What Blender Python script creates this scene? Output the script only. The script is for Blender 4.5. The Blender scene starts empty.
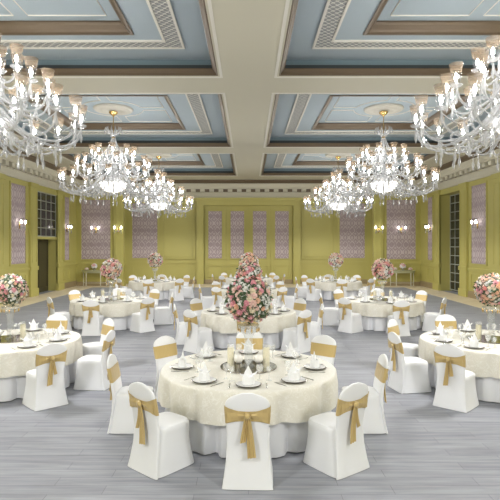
import bpy, math, random
from math import sin, cos, pi, radians as R
from mathutils import Vector, Matrix

random.seed(7)
SC = bpy.context.scene
COL = SC.collection

# ------------------------------------------------------------------ materials
def mat(name, color, rough=0.5, metal=0.0, alpha=1.0, emit=None, es=0.0, sheen=0.0, spec=0.5, build=None, coat=0.0):
    m = bpy.data.materials.new(name); m.use_nodes = True
    nt = m.node_tree; b = nt.nodes['Principled BSDF']
    b.inputs['Base Color'].default_value = (*color, 1)
    b.inputs['Roughness'].default_value = rough
    b.inputs['Metallic'].default_value = metal
    b.inputs['Alpha'].default_value = alpha
    b.inputs['Specular IOR Level'].default_value = spec
    b.inputs['Sheen Weight'].default_value = sheen
    b.inputs['Coat Weight'].default_value = coat
    if emit:
        b.inputs['Emission Color'].default_value = (*emit, 1)
        b.inputs['Emission Strength'].default_value = es
    if build: build(nt, b)
    return m

def node(nt, t, **kw):
    n = nt.nodes.new(t)
    for k, v in kw.items():
        if k in n.inputs: n.inputs[k].default_value = v
        else: setattr(n, k, v)
    return n
def link(nt, a, b): nt.links.new(a, b)
def math_n(nt, op, a, b=None):
    n = nt.nodes.new('ShaderNodeMath'); n.operation = op
    for i, v in enumerate((a, b)):
        if v is None: continue
        if isinstance(v, (int, float)): n.inputs[i].default_value = v
        else: nt.links.new(v, n.inputs[i])
    return n.outputs[0]
def ramp(nt, fac, stops):
    r = nt.nodes.new('ShaderNodeValToRGB')
    el = r.color_ramp.elements
    el[0].position, el[0].color = stops[0][0], (*stops[0][1], 1)
    el[1].position, el[1].color = stops[1][0], (*stops[1][1], 1)
    for p, c in stops[2:]:
        e = el.new(p); e.color = (*c, 1)
    nt.links.new(fac, r.inputs[0])
    return r.outputs[0]
def objcoord(nt, scale=(1, 1, 1)):
    tc = nt.nodes.new('ShaderNodeTexCoord'); mp = nt.nodes.new('ShaderNodeMapping')
    mp.inputs['Scale'].default_value = scale
    nt.links.new(tc.outputs['Object'], mp.inputs['Vector'])
    return mp.outputs['Vector']

def noise_bump(scale, strength, dist=0.01):
    def f(nt, b):
        n = node(nt, 'ShaderNodeTexNoise', Scale=scale, Detail=4.0)
        link(nt, objcoord(nt), n.inputs['Vector'])
        bp = node(nt, 'ShaderNodeBump', Strength=strength, Distance=dist)
        link(nt, n.outputs['Fac'], bp.inputs['Height'])
        link(nt, bp.outputs['Normal'], b.inputs['Normal'])
    return f

def floor_nodes(nt, b):
    v = objcoord(nt)
    br = node(nt, 'ShaderNodeTexBrick', Scale=1.0, offset=0.37)
    br.inputs['Color1'].default_value = (0.30, 0.31, 0.345, 1)
    br.inputs['Color2'].default_value = (0.355, 0.365, 0.40, 1)
    br.inputs['Mortar'].default_value = (0.22, 0.22, 0.24, 1)
    br.inputs['Mortar Size'].default_value = 0.003
    br.inputs['Brick Width'].default_value = 1.35
    br.inputs['Row Height'].default_value = 0.17
    link(nt, v, br.inputs['Vector'])
    mp = node(nt, 'ShaderNodeMapping'); mp.inputs['Scale'].default_value = (0.9, 11, 1)
    link(nt, v, mp.inputs['Vector'])
    n = node(nt, 'ShaderNodeTexNoise', Scale=1.4, Detail=6.0, Roughness=0.62)
    link(nt, mp.outputs['Vector'], n.inputs['Vector'])
    g = ramp(nt, n.outputs['Fac'], [(0.3, (0.78, 0.78, 0.785)), (0.7, (1.16, 1.16, 1.165))])
    mx = node(nt, 'ShaderNodeMix', data_type='RGBA', blend_type='MULTIPLY')
    mx.inputs[0].default_value = 1.0
    link(nt, br.outputs['Color'], mx.inputs[6]); link(nt, g, mx.inputs[7])
    link(nt, mx.outputs[2], b.inputs['Base Color'])

def damask_nodes(nt, b):
    # ogee damask: world metres, u = x + y (every panel lies along one of them), v = z
    tc = nt.nodes.new('ShaderNodeTexCoord'); sp = nt.nodes.new('ShaderNodeSeparateXYZ')
    link(nt, tc.outputs['Object'], sp.inputs[0])
    u = math_n(nt, 'ADD', sp.outputs[0], sp.outputs[1]); v = sp.outputs[2]
    cu = math_n(nt, 'MULTIPLY', u, pi / 0.40)
    cv = math_n(nt, 'MULTIPLY', v, 2 * pi / 0.84)
    wob = math_n(nt, 'MULTIPLY', math_n(nt, 'SINE', cv), 1.25)
    a = math_n(nt, 'ABSOLUTE', math_n(nt, 'SINE', math_n(nt, 'ADD', cu, wob)))
    c = math_n(nt, 'ABSOLUTE', math_n(nt, 'SINE', math_n(nt, 'SUBTRACT', cu, wob)))
    lat = math_n(nt, 'MINIMUM', a, c)
    flo = math_n(nt, 'MULTIPLY', math_n(nt, 'COSINE', math_n(nt, 'MULTIPLY', cu, 2.0)), math_n(nt, 'SINE', math_n(nt, 'MULTIPLY', cv, 1.0)))
    nz = node(nt, 'ShaderNodeTexNoise', Scale=9.0, Detail=3.0)
    link(nt, tc.outputs['Object'], nz.inputs['Vector'])
    tot = math_n(nt, 'ADD', math_n(nt, 'ADD', lat, math_n(nt, 'MULTIPLY', flo, 0.24)), math_n(nt, 'MULTIPLY', math_n(nt, 'SUBTRACT', nz.outputs['Fac'], 0.5), 0.75))
    col = ramp(nt, tot, [(0.12, (0.53, 0.455, 0.46)), (0.36, (0.33, 0.262, 0.28)), (0.72, (0.37, 0.30, 0.315)), (1.0, (0.52, 0.445, 0.45))])
    link(nt, col, b.inputs['Base Color'])

def overlay_nodes(nt, b):
    v = objcoord(nt)
    n = node(nt, 'ShaderNodeTexNoise', Scale=7.0, Detail=3.0, Distortion=2.2)
    link(nt, v, n.inputs['Vector'])
    ln = math_n(nt, 'ABSOLUTE', math_n(nt, 'SUBTRACT', n.outputs['Fac'], 0.5))
    col = ramp(nt, ln, [(0.0, (0.82, 0.805, 0.74)), (0.035, (0.735, 0.71, 0.625))])
    link(nt, col, b.inputs['Base Color'])
    bp = node(nt, 'ShaderNodeBump', Strength=0.5, Distance=0.004)
    link(nt, ln, bp.inputs['Height']); link(nt, bp.outputs['Normal'], b.inputs['Normal'])

def fret_nodes(nt, b):
    tc = nt.nodes.new('ShaderNodeTexCoord'); sp = nt.nodes.new('ShaderNodeSeparateXYZ')
    link(nt, tc.outputs['Object'], sp.inputs[0])
    a = math_n(nt, 'SINE', math_n(nt, 'MULTIPLY', math_n(nt, 'ADD', sp.outputs[0], sp.outputs[1]), 2 * pi / 0.34))
    c = math_n(nt, 'SINE', math_n(nt, 'MULTIPLY', math_n(nt, 'SUBTRACT', sp.outputs[0], sp.outputs[1]), 2 * pi / 0.25))
    p = math_n(nt, 'ABSOLUTE', math_n(nt, 'MULTIPLY', a, c))
    col = ramp(nt, p, [(0.12, (0.66, 0.65, 0.61)), (0.3, (0.30, 0.31, 0.31))])
    link(nt, col, b.inputs['Base Color'])
    bp = node(nt, 'ShaderNodeBump', Strength=0.6, Distance=0.03, invert=True)
    link(nt, p, bp.inputs['Height']); link(nt, bp.outputs['Normal'], b.inputs['Normal'])

def satin_nodes(nt, b):
    v = objcoord(nt, (30, 30, 4))
    n = node(nt, 'ShaderNodeTexNoise', Scale=1.0, Detail=2.0)
    link(nt, v, n.inputs['Vector'])
    bp = node(nt, 'ShaderNodeBump', Strength=0.45, Distance=0.012)
    link(nt, n.outputs['Fac'], bp.inputs['Height']); link(nt, bp.outputs['Normal'], b.inputs['Normal'])

def marble_nodes(nt, b):
    n = node(nt, 'ShaderNodeTexNoise', Scale=2.0, Detail=6.0)
    link(nt, objcoord(nt), n.inputs['Vector'])
    link(nt, ramp(nt, n.outputs['Fac'], [(0.3, (0.74, 0.63, 0.45)), (0.7, (0.84, 0.74, 0.57))]), b.inputs['Base Color'])

M = {}
M['floor'] = mat('grey_plank_floor', (0.5, 0.5, 0.52), 0.6, build=floor_nodes, spec=0.22)
M['border'] = mat('beige_floor_border', (0.68, 0.58, 0.42), 0.45, build=marble_nodes)
M['green'] = mat('olive_green_paint', (0.455, 0.415, 0.125), 0.55, build=noise_bump(14, 0.05))
M['base'] = mat('tan_stone_base', (0.30, 0.235, 0.13), 0.5)
M['damask'] = mat('mauve_damask', (0.4, 0.33, 0.35), 0.75, build=damask_nodes)
M['cream'] = mat('cream_ceiling_paint', (0.58, 0.555, 0.45), 0.75, build=noise_bump(10, 0.04))
M['white'] = mat('white_plaster', (0.74, 0.72, 0.66), 0.65)
M['rose_plaster'] = mat('ceiling_rose_plaster', (0.56, 0.54, 0.48), 0.7)
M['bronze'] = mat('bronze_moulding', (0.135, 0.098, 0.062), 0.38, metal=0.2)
M['cove_shade_dark'] = mat('painted_cove_shade_dark', (0.035, 0.045, 0.05), 0.7)  # shade above the coffer ledge put into the colour, darkest part
M['cove_shade_teal'] = mat('painted_cove_shade_teal', (0.15, 0.21, 0.24), 0.8)  # paler upper part of the painted cove shade
M['blue'] = mat('pale_blue_paint', (0.385, 0.455, 0.505), 0.8, build=noise_bump(8, 0.04))
M['fret'] = mat('fret_band', (0.6, 0.6, 0.58), 0.7, build=fret_nodes)
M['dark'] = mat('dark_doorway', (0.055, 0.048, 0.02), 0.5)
M['dglass'] = mat('dark_glass', (0.025, 0.028, 0.026), 0.08)
M['mullion'] = mat('grey_mullion', (0.36, 0.37, 0.30), 0.5)
M['spandex'] = mat('white_spandex', (0.83, 0.84, 0.86), 0.6, sheen=0.25, build=noise_bump(90, 0.08, 0.002))
M['gold'] = mat('gold_satin', (0.58, 0.43, 0.18), 0.30, sheen=0.35, build=satin_nodes, metal=0.2)
M['ivory'] = mat('ivory_damask_cloth', (0.74, 0.70, 0.59), 0.5, build=overlay_nodes, sheen=0.2)
M['skirt'] = mat('white_table_skirt', (0.76, 0.77, 0.80), 0.65, build=noise_bump(60, 0.08, 0.003))
M['wood'] = mat('plywood', (0.35, 0.24, 0.14), 0.6)
M['crystal'] = mat('crystal_glass', (0.54, 0.55, 0.56), 0.08, alpha=0.48, spec=1.0, coat=0.5)
M['clear'] = mat('clear_glass', (0.04, 0.041, 0.042), 0.05, alpha=0.26, spec=1.0, coat=0.5)
M['sleeve'] = mat('clear_sleeve', (0.9, 0.9, 0.9), 0.04, alpha=0.1)
M['vase'] = mat('vase_glass', (0.62, 0.65, 0.65), 0.05, alpha=0.24, spec=0.9)
M['frost'] = mat('amber_frosted_rim', (0.33, 0.25, 0.17), 0.4, alpha=0.38)
M['table_glass'] = mat('clear_table_glass', (0.88, 0.90, 0.91), 0.04, alpha=0.2, spec=1.0)
M['bulb'] = mat('lit_bulb', (1, 1, 1), 0.4, emit=(1.0, 0.98, 0.955), es=115.0)
M['sbulb'] = mat('lit_sconce_bulb', (1, 1, 1), 0.4, emit=(1.0, 0.95, 0.88), es=12.0)
M['bowl'] = mat('lit_frosted_bowl', (0.3, 0.3, 0.3), 0.3, emit=(1.0, 0.97, 0.92), es=1.6)
M['brass'] = mat('polished_brass', (0.72, 0.50, 0.20), 0.25, metal=1.0)
M['silver'] = mat('polished_silver', (0.74, 0.74, 0.74), 0.22, metal=1.0)
M['pewter'] = mat('pewter_charger', (0.34, 0.31, 0.27), 0.25, metal=0.7)
M['china'] = mat('white_china', (0.80, 0.80, 0.79), 0.18)
M['linen'] = mat('white_linen', (0.84, 0.85, 0.87), 0.7, build=noise_bump(120, 0.06, 0.001))
M['mirror'] = mat('mirror_tray', (0.60, 0.62, 0.60), 0.05, metal=1.0)
M['wax'] = mat('cream_wax', (0.80, 0.75, 0.55), 0.45)
M['globe'] = mat('white_frosted_globe', (0.86, 0.84, 0.80), 0.3)
M['leaf'] = mat('dark_green_leaf', (0.045, 0.085, 0.03), 0.5)
M['console'] = mat('pale_green_console_paint', (0.44, 0.44, 0.27), 0.4)
M['console_leg'] = mat('silvered_console_leg', (0.60, 0.59, 0.46), 0.4)
ROSE = [mat('rose_' + n, c, 0.6, sheen=0.2) for n, c in (
    ('pink', (0.80, 0.40, 0.46)), ('blush', (0.85, 0.63, 0.57)), ('white', (0.86, 0.85, 0.82)),
    ('cream', (0.85, 0.77, 0.60)), ('peach', (0.85, 0.56, 0.40)), ('coral', (0.80, 0.37, 0.34)))]

# ------------------------------------------------------------------ mesh tools
class MB:
    def __init__(s): s.v, s.f, s.mi, s.m = [], [], [], 0
    def add(s, vs, fs):
        b = len(s.v); s.v.extend(Vector(p) for p in vs)
        for f in fs: s.f.append(tuple(b + i for i in f)); s.mi.append(s.m)
        return s
    def box(s, x0, x1, y0, y1, z0, z1):
        vs = [(x, y, z) for x in (x0, x1) for y in (y0, y1) for z in (z0, z1)]
        return s.add(vs, [(0, 1, 3, 2), (4, 6, 7, 5), (0, 4, 5, 1), (2, 3, 7, 6), (0, 2, 6, 4), (1, 5, 7, 3)])
    def loft(s, rings, cap0=True, cap1=True, closed=True):
        n = len(rings[0]); vs = [p for r in rings for p in r]; fs = []
        for i in range(len(rings) - 1):
            for j in range(n if closed else n - 1):
                k = (j + 1) % n
                fs.append((i * n + j, i * n + k, (i + 1) * n + k, (i + 1) * n + j))
        if cap0: fs.append(tuple(reversed(range(n))))
        if cap1: fs.append(tuple((len(rings) - 1) * n + j for j in range(n)))
        return s.add(vs, fs)
    def lathe(s, prof, n=24, c=(0, 0, 0), cap0=False, cap1=False, wave=None):
        rings = []
        for i, (r, z) in enumerate(prof):
            ring = []
            for j in range(n):
                a = 2 * pi * j / n
                dr, dz = wave(a, i, r, z) if wave else (0, 0)
                ring.append((c[0] + (r + dr) * cos(a), c[1] + (r + dr) * sin(a), c[2] + z + dz))
            rings.append(ring)
        return s.loft(rings, cap0, cap1)
    def tube(s, path, rad, n=6, caps=True, flat=1.0):
        path = [Vector(p) for p in path]; rings = []
        up = None
        for i, p in enumerate(path):
            t = (path[min(i + 1, len(path) - 1)] - path[max(i - 1, 0)])
            t = t.normalized() if t.length > 1e-9 else Vector((0, 0, 1))
            if up is None:
                ref = Vector((0, 0, 1)) if abs(t.z) < 0.9 else Vector((1, 0, 0))
                up = (ref - t * ref.dot(t)).normalized()
            else:
                up = up - t * up.dot(t)
                up = up.normalized() if up.length > 1e-6 else Vector((1, 0, 0))
            sd = t.cross(up)
            r = rad[i] if isinstance(rad, (list, tuple)) else rad
            rings.append([p + sd * (r * cos(2 * pi * k / n)) + up * (r * flat * sin(2 * pi * k / n)) for k in range(n)])
        return s.loft(rings, caps, caps)
    def rect_sweep(s, x0, x1, y0, y1, prof):
        """closed profile of (inset, z) points swept round a rectangle with mitred corners"""
        n = len(prof); rings = []
        for k in range(4):
            ring = []
            for (i, z) in prof:
                cx = (x0 + i, x1 - i, x1 - i, x0 + i)[k]; cy = (y0 + i, y0 + i, y1 - i, y1 - i)[k]
                ring.append((cx, cy, z))
            rings.append(ring)
        rings.append(rings[0])
        return s.loft(rings, False, False)
    def blob(s, c, rx, ry, rz, n=10, m=6):
        return s.loft([[(c[0] + rx * sin(pi * i / m) * cos(2 * pi * j / n), c[1] + ry * sin(pi * i / m) * sin(2 * pi * j / n),
                         c[2] - rz * cos(pi * i / m)) for j in range(n)] for i in [0.12] + list(range(1, m)) + [m - 0.12]])
    def merge(s, o, mx, m=None):
        b = len(s.v); s.v.extend(mx @ p for p in o.v)
        s.f.extend(tuple(b + i for i in f) for f in o.f)
        s.mi.extend([m] * len(o.f) if m is not None else o.mi)
        return s
    def mesh(s, name, mats, smooth=True):
        me = bpy.data.meshes.new(name)
        me.from_pydata([tuple(p) for p in s.v], [], s.f)
        for m in (mats if isinstance(mats, (list, tuple)) else [mats]): me.materials.append(m)
        me.polygons.foreach_set('material_index', s.mi)
        if smooth:
            me.polygons.foreach_set('use_smooth', [True] * len(s.f))
        import bmesh
        bm = bmesh.new(); bm.from_mesh(me); bmesh.ops.remove_doubles(bm, verts=bm.verts, dist=1e-6)
        bmesh.ops.recalc_face_normals(bm, faces=bm.faces)
        bm.to_mesh(me); bm.free()
        if smooth: me.set_sharp_from_angle(angle=R(42))
        return me
    def build(s, name, mats, parent=None, smooth=True):
        return place(s.mesh(name, mats, smooth), name, parent)

def place(me, name, parent=None, loc=None, rot=None, scale=None):
    o = bpy.data.objects.new(name, me); COL.objects.link(o)
    if parent: o.parent = parent
    if loc is not None: o.location = loc
    if rot is not None: o.rotation_euler = rot
    if scale is not None: o.scale = (scale,) * 3
    return o
def tag(o, label, cat, group=None, kind=None):
    o['label'] = label; o['category'] = cat
    if group: o['group'] = group
    if kind: o['kind'] = kind
    return o
def thing(name, label, cat, loc=(0, 0, 0), rz=0.0, group=None):
    o = bpy.data.objects.new(name, None); COL.objects.link(o)
    o.location = loc; o.rotation_euler = (0, 0, rz); o.empty_display_size = 0.1
    return tag(o, label, cat, group)
KIDS = {}
def kids(o):
    return [c for c in o.children]
def dup(o, parent=None):
    c = o.copy(); COL.objects.link(c)
    if parent: c.parent = parent
    for k in kids(o): dup(k, c)
    return c
def struct(mb, name, mats, parent=None, smooth=False):
    o = mb.build(name, mats, parent, smooth)
    if parent is None: o['kind'] = 'structure'
    return o
def spline(pts, n=4):
    pts = [Vector(p) for p in pts]; out = []
    for i in range(len(pts) - 1):
        p0, p1, p2, p3 = pts[max(i - 1, 0)], pts[i], pts[i + 1], pts[min(i + 2, len(pts) - 1)]
        for k in range(n):
            t = k / n
            out.append(0.5 * ((2 * p1) + (p2 - p0) * t + (2 * p0 - 5 * p1 + 4 * p2 - p3) * t * t + (3 * p1 - p0 - 3 * p2 + p3) * t ** 3))
    out.append(pts[-1]); return out

# ------------------------------------------------------------------ camera
CH = 2.29
cam = bpy.data.cameras.new('camera'); co = bpy.data.objects.new('camera', cam); COL.objects.link(co)
co.location = (0, 0, CH); co.rotation_euler = (pi / 2, 0, 0)
cam.sensor_width = 36; cam.lens = 36.0; cam.shift_x = 0.003; cam.shift_y = -0.010
cam.clip_start = 0.1; cam.clip_end = 100
SC.camera = co
def px(X, Y, Z): return 248.5 + 500 * X / Y, 245 - 500 * (Z - CH) / Y

# ------------------------------------------------------------------ room shell
WX, BY, RY, RX, FY = 9.65, 29.5, 28.0, 7.3, -4.6      # side walls, back wall, console return, its inner end, wall behind
ZB = 6.08                                              # underside of the beams
BX = 8.4                                               # edge of the beige floor border
o = struct(MB().box(-WX - .6, WX + .6, FY, BY + .3, -.1, 0), 'floor', M['floor'])
mb = MB()
for s in (-1, 1): mb.box(min(s * BX, s * WX), max(s * BX, s * WX), FY, 27.0, 0, .004)
mb.box(-WX, WX, 27.0, BY, 0, .004)
struct(mb, 'trim_1', M['border'])

OY0, OY1, OZ = 22.7, 25.1, 4.78                         # side wall opening
def picture_frame(mb, axis, at, s, u0, u1, z0, z1, w=.05, d=.035):
    """raised rectangular moulding on a wall plane; axis 'x' = plane of constant x facing s"""
    for (a0, a1, b0, b1) in ((u0, u1, z0, z0 + w), (u0, u1, z1 - w, z1), (u0, u0 + w, z0 + w, z1 - w), (u1 - w, u1, z0 + w, z1 - w)):
        slab(mb, axis, at, s, a0, a1, b0, b1, d)
def slab(mb, axis, at, s, u0, u1, z0, z1, d):
    lo, hi = sorted((at, at + s * d))
    if axis == 'x': mb.box(lo, hi, u0, u1, z0, z1)
    else: mb.box(u0, u1, lo, hi, z0, z1)

for side, s in (('left', -1), ('right', 1)):
    xf = s * WX; xb = s * (WX + .6); lo, hi = sorted((xf, xb))
    w = MB().box(lo, hi, FY, OY0, 0, ZB).box(lo, hi, OY1, BY + .3, 0, ZB).box(lo, hi, OY0, OY1, OZ, ZB)
    wall = struct(w, 'wall_' + side, M['green'])
    n = -s                                             # facing into the room
    pil, mou, dado, bas, pan = MB(), MB(), MB(), MB(), MB()
    for y in (21.95, 25.1, 18.9, 13.9, 9.0): 
        slab(pil, 'x', xf, n, y, y + .72, .3, 5.05, .09)
        slab(pil, 'x', xf, n, y - .05, y + .77, 0, .34, .13)
        slab(pil, 'x', xf, n, y - .04, y + .76, 1.16, 1.34, .13)
        slab(pil, 'x', xf, n, y - .04, y + .76, 4.86, 5.05, .13)
        picture_frame(mou, 'x', xf + n * .09, n, y + .12, y + .6, 1.5, 4.7, .04, .02)
    for (y0, y1) in ((20.25, 21.6), (26.15, 26.85), (15.6, 17.6), (10.6, 12.6)):
        slab(pan, 'x', xf, n, y0, y1, 1.5, 4.82, .012)
        picture_frame(mou, 'x', xf, n, y0 - .07, y1 + .07, 1.43, 4.89, .07, .045)
        picture_frame(mou, 'x', xf, n, y0 - .05, y1 + .05, .42, 1.06, .05, .03)
    for (a, b) in ((FY, OY0), (OY1, RY)):
        slab(dado, 'x', xf, n, a, b, 1.2, 1.3, .06); slab(dado, 'x', xf, n, a, b, 1.16, 1.2, .03)
        slab(bas, 'x', xf, n, a, b, 0, .24, .05); slab(bas, 'x', xf, n, a, b, .24, .3, .03)
    pil.build('pilaster', M['green'], wall, False); mou.build('panel_moulding', M['green'], wall, False)
    dado.build('dado_rail', M['green'], wall, False)
    pan.build('damask_panel', M['damask'], wall, False)
    b = struct(bas, 'baseboard_' + side, M['base'])
    # opening surround
    tr = MB()
    slab(tr, 'x', xf, n, OY0 - .12, OY0, 0, OZ + .14, .05); slab(tr, 'x', xf, n, OY1, OY1 + .12, 0, OZ + .14, .05)
    slab(tr, 'x', xf, n, OY0, OY1, OZ, OZ + .14, .05)
    struct(tr, 'trim_2' if s < 0 else 'trim_3', M['green'])
    # return wall that carries the console panel
    x0, x1 = sorted((s * RX, s * WX))
    rw = MB().box(x0, x1, RY, BY + .3, 0, ZB)
    ret = struct(rw, 'wall_back_' + side, M['green'])
    p2, m2, d2, b2, pl = MB(), MB(), MB(), MB(), MB()
    c0, c1 = sorted((s * 7.72, s * 9.35))
    slab(p2, 'y', RY, -1, c0, c1, 1.5, 4.82, .012)
    picture_frame(m2, 'y', RY, -1, c0 - .07, c1 + .07, 1.43, 4.89, .07, .045)
    picture_frame(m2, 'y', RY, -1, c0 - .05, c1 + .05, .42, 1.06, .05, .03)
    slab(d2, 'y', RY, -1, x0, x1, 1.2, 1.3, .06)
    slab(b2, 'y', RY, -1, x0, x1, 0, .24, .05)
    q0, q1 = sorted((s * 6.98, s * 7.5))               # pilaster at the corner of the return
    pl.box(q0, q1, RY - .14, RY + .25, .34, 5.05).box(q0 - .05, q1 + .05, RY - .19, RY + .25, 0, .34)
    pl.box(q0 - .04, q1 + .04, RY - .18, RY + .25, 1.16, 1.34).box(q0 - .04, q1 + .04, RY - .18, RY + .25, 4.86, 5.05)
    picture_frame(m2, 'y', RY - .14, -1, q0 + .1, q1 - .1, 1.5, 4.7, .04, .02)
    p2.build('damask_panel', M['damask'], ret, False); m2.build('panel_moulding', M['green'], ret, False)
    d2.build('dado_rail', M['green'], ret, False); b2.build('base', M['base'], ret, False); pl.build('pilaster', M['green'], ret, False)

# left opening: dark doorway below, gridded transom window above
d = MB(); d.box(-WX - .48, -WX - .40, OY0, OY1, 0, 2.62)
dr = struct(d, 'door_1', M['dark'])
g = MB()
for y in (OY0 + .06, (OY0 + OY1) / 2 + .03): picture_frame(g, 'x', -WX - .40, 1, y, y + 1.08, .15, 2.5, .08, .03)
g.build('door_panel_frame', M['dark'], dr, False)
def gridded_window(name, x, y0, y1, z0, z1, nc, nr, facing):
    w = struct(MB().box(x - .02, x + .02, y0, y1, z0, z1), name, M['dglass'])
    f = MB()
    slab_x = x
    for k in range(nc + 1):
        y = y0 + (y1 - y0) * k / nc; t = .05 if k in (0, nc) else .018
        f.box(x - .045, x + .045, max(y0, y - t), min(y1, y + t), z0, z1)
    for k in range(nr + 1):
        z = z0 + (z1 - z0) * k / nr; t = .05 if k in (0, nr) else .018
        f.box(x - .04, x + .04, y0, y1, max(z0, z - t), min(z1, z + t))
    f.build('window_mullions', M['mullion'], w, False)
    return w
gridded_window('window_1', -WX - .06, OY0, OY1, 2.68, OZ, 4, 5, 1)
struct(MB().box(-WX - .12, -WX + .03, OY0, OY1, 2.56, 2.68), 'trim_4', M['green'])
gridded_window('window_2', WX + .5, OY0, OY1, .05, OZ, 4, 11, -1)
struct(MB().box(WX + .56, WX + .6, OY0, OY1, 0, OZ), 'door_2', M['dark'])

# back wall
bw = struct(MB().box(-RX - .2, RX + .2, BY, BY + .4, 0, ZB), 'wall_back', M['green'])
pan, mou, dado, bas = MB(), MB(), MB(), MB()
for s in (-1, 1):
    a, b = sorted((s * 5.37, s * 6.85))
    slab(pan, 'y', BY, -1, a, b, 1.52, 4.75, .012)
    picture_frame(mou, 'y', BY, -1, a - .07, b + .07, 1.45, 4.82, .07, .045)
    picture_frame(mou, 'y', BY, -1, a, b, .42, 1.06, .05, .03)
    a, b = sorted((s * 3.15, s * 5.1))
    picture_frame(mou, 'y', BY, -1, a, b, 1.45, 4.75, .08, .09)
    picture_frame(mou, 'y', BY, -1, a + .14, b - .14, 1.6, 4.6, .04, .03)
    picture_frame(mou, 'y', BY, -1, a, b, .42, 1.06, .05, .03)
    a, b = sorted((s * 2.68, s * 7.0))
    slab(dado, 'y', BY, -1, a, b, 1.2, 1.3, .06); slab(bas, 'y', BY, -1, a, b, 0, .26, .05)
# folding partition doors in the middle of the back wall
for (a, b, z0, z1) in ((-3.02, -2.62, 0, 4.98), (2.62, 3.02, 0, 4.98), (-2.62, 2.62, 4.6, 4.98)):
    slab(mou, 'y', BY, -1, a, b, z0, z1, .32)
slab(mou, 'y', BY, -1, -3.1, 3.1, 4.9, 5.05, .40)
for s in (-1, 1):
    a, b = sorted((s * 2.70, s * 2.94)); picture_frame(mou, 'y', BY - .32, -1, a, b, .4, 4.75, .04, .03)
pan.build('damask_panel', M['damask'], bw, False); mou.build('panel_moulding', M['green'], bw, False); dado.build('dado_rail', M['green'], bw, False)
struct(bas, 'baseboard_back', M['base'])
for k in range(4):
    a = -2.62 + 1.31 * k; c = a + .655
    leaf = struct(MB().box(a + .02, a + 1.29, BY - .06, BY, .02, 4.6), 'door_%d' % (k + 3), M['green'])
    m_, p_, b_ = MB(), MB(), MB()
    slab(p_, 'y', BY - .06, -1, c - .40, c + .40, 1.5, 4.28, .012)
    picture_frame(m_, 'y', BY - .06, -1, c - .46, c + .46, 1.44, 4.34, .06, .07)
    picture_frame(m_, 'y', BY - .06, -1, c - .46, c + .46, .4, 1.12, .06, .07)
    slab(b_, 'y', BY - .06, -1, a + .01, a + 1.3, .02, .26, .03)
    p_.build('damask_panel', M['damask'], leaf, False); m_.build('panel_moulding', M['green'], leaf, False); b_.build('kick_plate', M['base'], leaf, False)
struct(MB().box(-WX - .6, WX + .6, FY - .3, FY, 0, ZB + 1), 'wall_front', M['cream'])

# cornice: profile (projection, z) swept along the walls
def cornice(name, runs):
    c1, c2, dn = MB(), MB(), MB()
    crown = [(0, 5.05), (.07, 5.05), (.07, 5.11), (.04, 5.14), (.04, 5.36), (.08, 5.38), (.08, 5.40), (.05, 5.40), (.05, 5.585), (.26, 5.585), (.26, 5.64), (.30, 5.70), (.34, 5.84), (.34, 5.88), (0, 5.88)]
    brown = [(0, 5.88), (.36, 5.88), (.40, 5.91), (.44, 5.98), (.5, 6.02), (.5, 6.08), (0, 6.08)]
    for (axis, at, s, u0, u1) in runs:
        def ring(u, prof): return [((at + s * p, u, z) if axis == 'x' else (u, at + s * p, z)) for p, z in prof]
        c1.loft([ring(u0, crown), ring(u1, crown)]); c2.loft([ring(u0, brown), ring(u1, brown)])
        n = int((u1 - u0) / .54)
        for k in range(n):
            u = u0 + (k + .5) * (u1 - u0) / n
            slab(dn, axis, at + s * .05, s, u - .135, u + .135, 5.42, 5.583, .16)
    o = struct(c1, name, M['cream'])
    struct(dn, 'dentil_blocks', M['cream'], o); struct(c2, 'crown_strip', M['bronze'], o)
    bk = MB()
    for (axis, at, s, u0, u1) in runs: slab(bk, axis, at + s * .05, s, u0, u1, 5.405, 5.58, .004)  # brown backing paints the shade into the gaps between dentils
    struct(bk, 'dentil_gap_shade', M['bronze'], o)
cornice('trim_5', [('x', -WX, 1, FY, RY)]); cornice('trim_6', [('x', WX, -1, FY, RY)])
cornice('trim_7', [('y', BY, -1, -RX, RX), ('y', RY, -1, -WX, -RX), ('y', RY, -1, RX, WX)])

# ceiling: beams, blue coffers, bronze mouldings, fret bands, raised trays
CXI, CXO = .68, 7.94                                    # coffer sides
CY = [(4.45, 11.22), (12.55, 19.35), (20.75, 27.35)]
CYB = [(-3.7, 3.1)] + CY
beams = MB()
ZL, CV = 6.21, .04                                      # ledge height and depth of the unlit cove behind it
beams.box(-CXI, CXI, FY, BY, ZB, ZL).box(-CXI + CV, CXI - CV, FY, BY, ZL, ZB + .9)
for s in (-1, 1):
    a, b = sorted((s * CXO, s * (WX + .6))); beams.box(a, b, FY, BY + .3, ZB, ZL)
    a, b = sorted((s * (CXO + CV), s * (WX + .6))); beams.box(a, b, FY, BY + .3, ZL, ZB + .9)
ys = [FY] + [v for c in CYB for v in c] + [BY + .3]
for k in range(0, len(ys), 2):
    for s in (-1, 1):
        a, b = sorted((s * CXI, s * CXO)); beams.box(a, b, ys[k], ys[k + 1], ZB, ZL)
        a, b = sorted((s * (CXI - CV), s * (CXO + CV))); beams.box(a, b, ys[k] + CV * (k > 0), ys[k + 1] - CV * (k < len(ys) - 2), ZL, ZB + .9)
ceil = struct(beams, 'ceiling', M['cream'])
MEDZ = 6.63
MED = []
n_tr = 8
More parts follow.
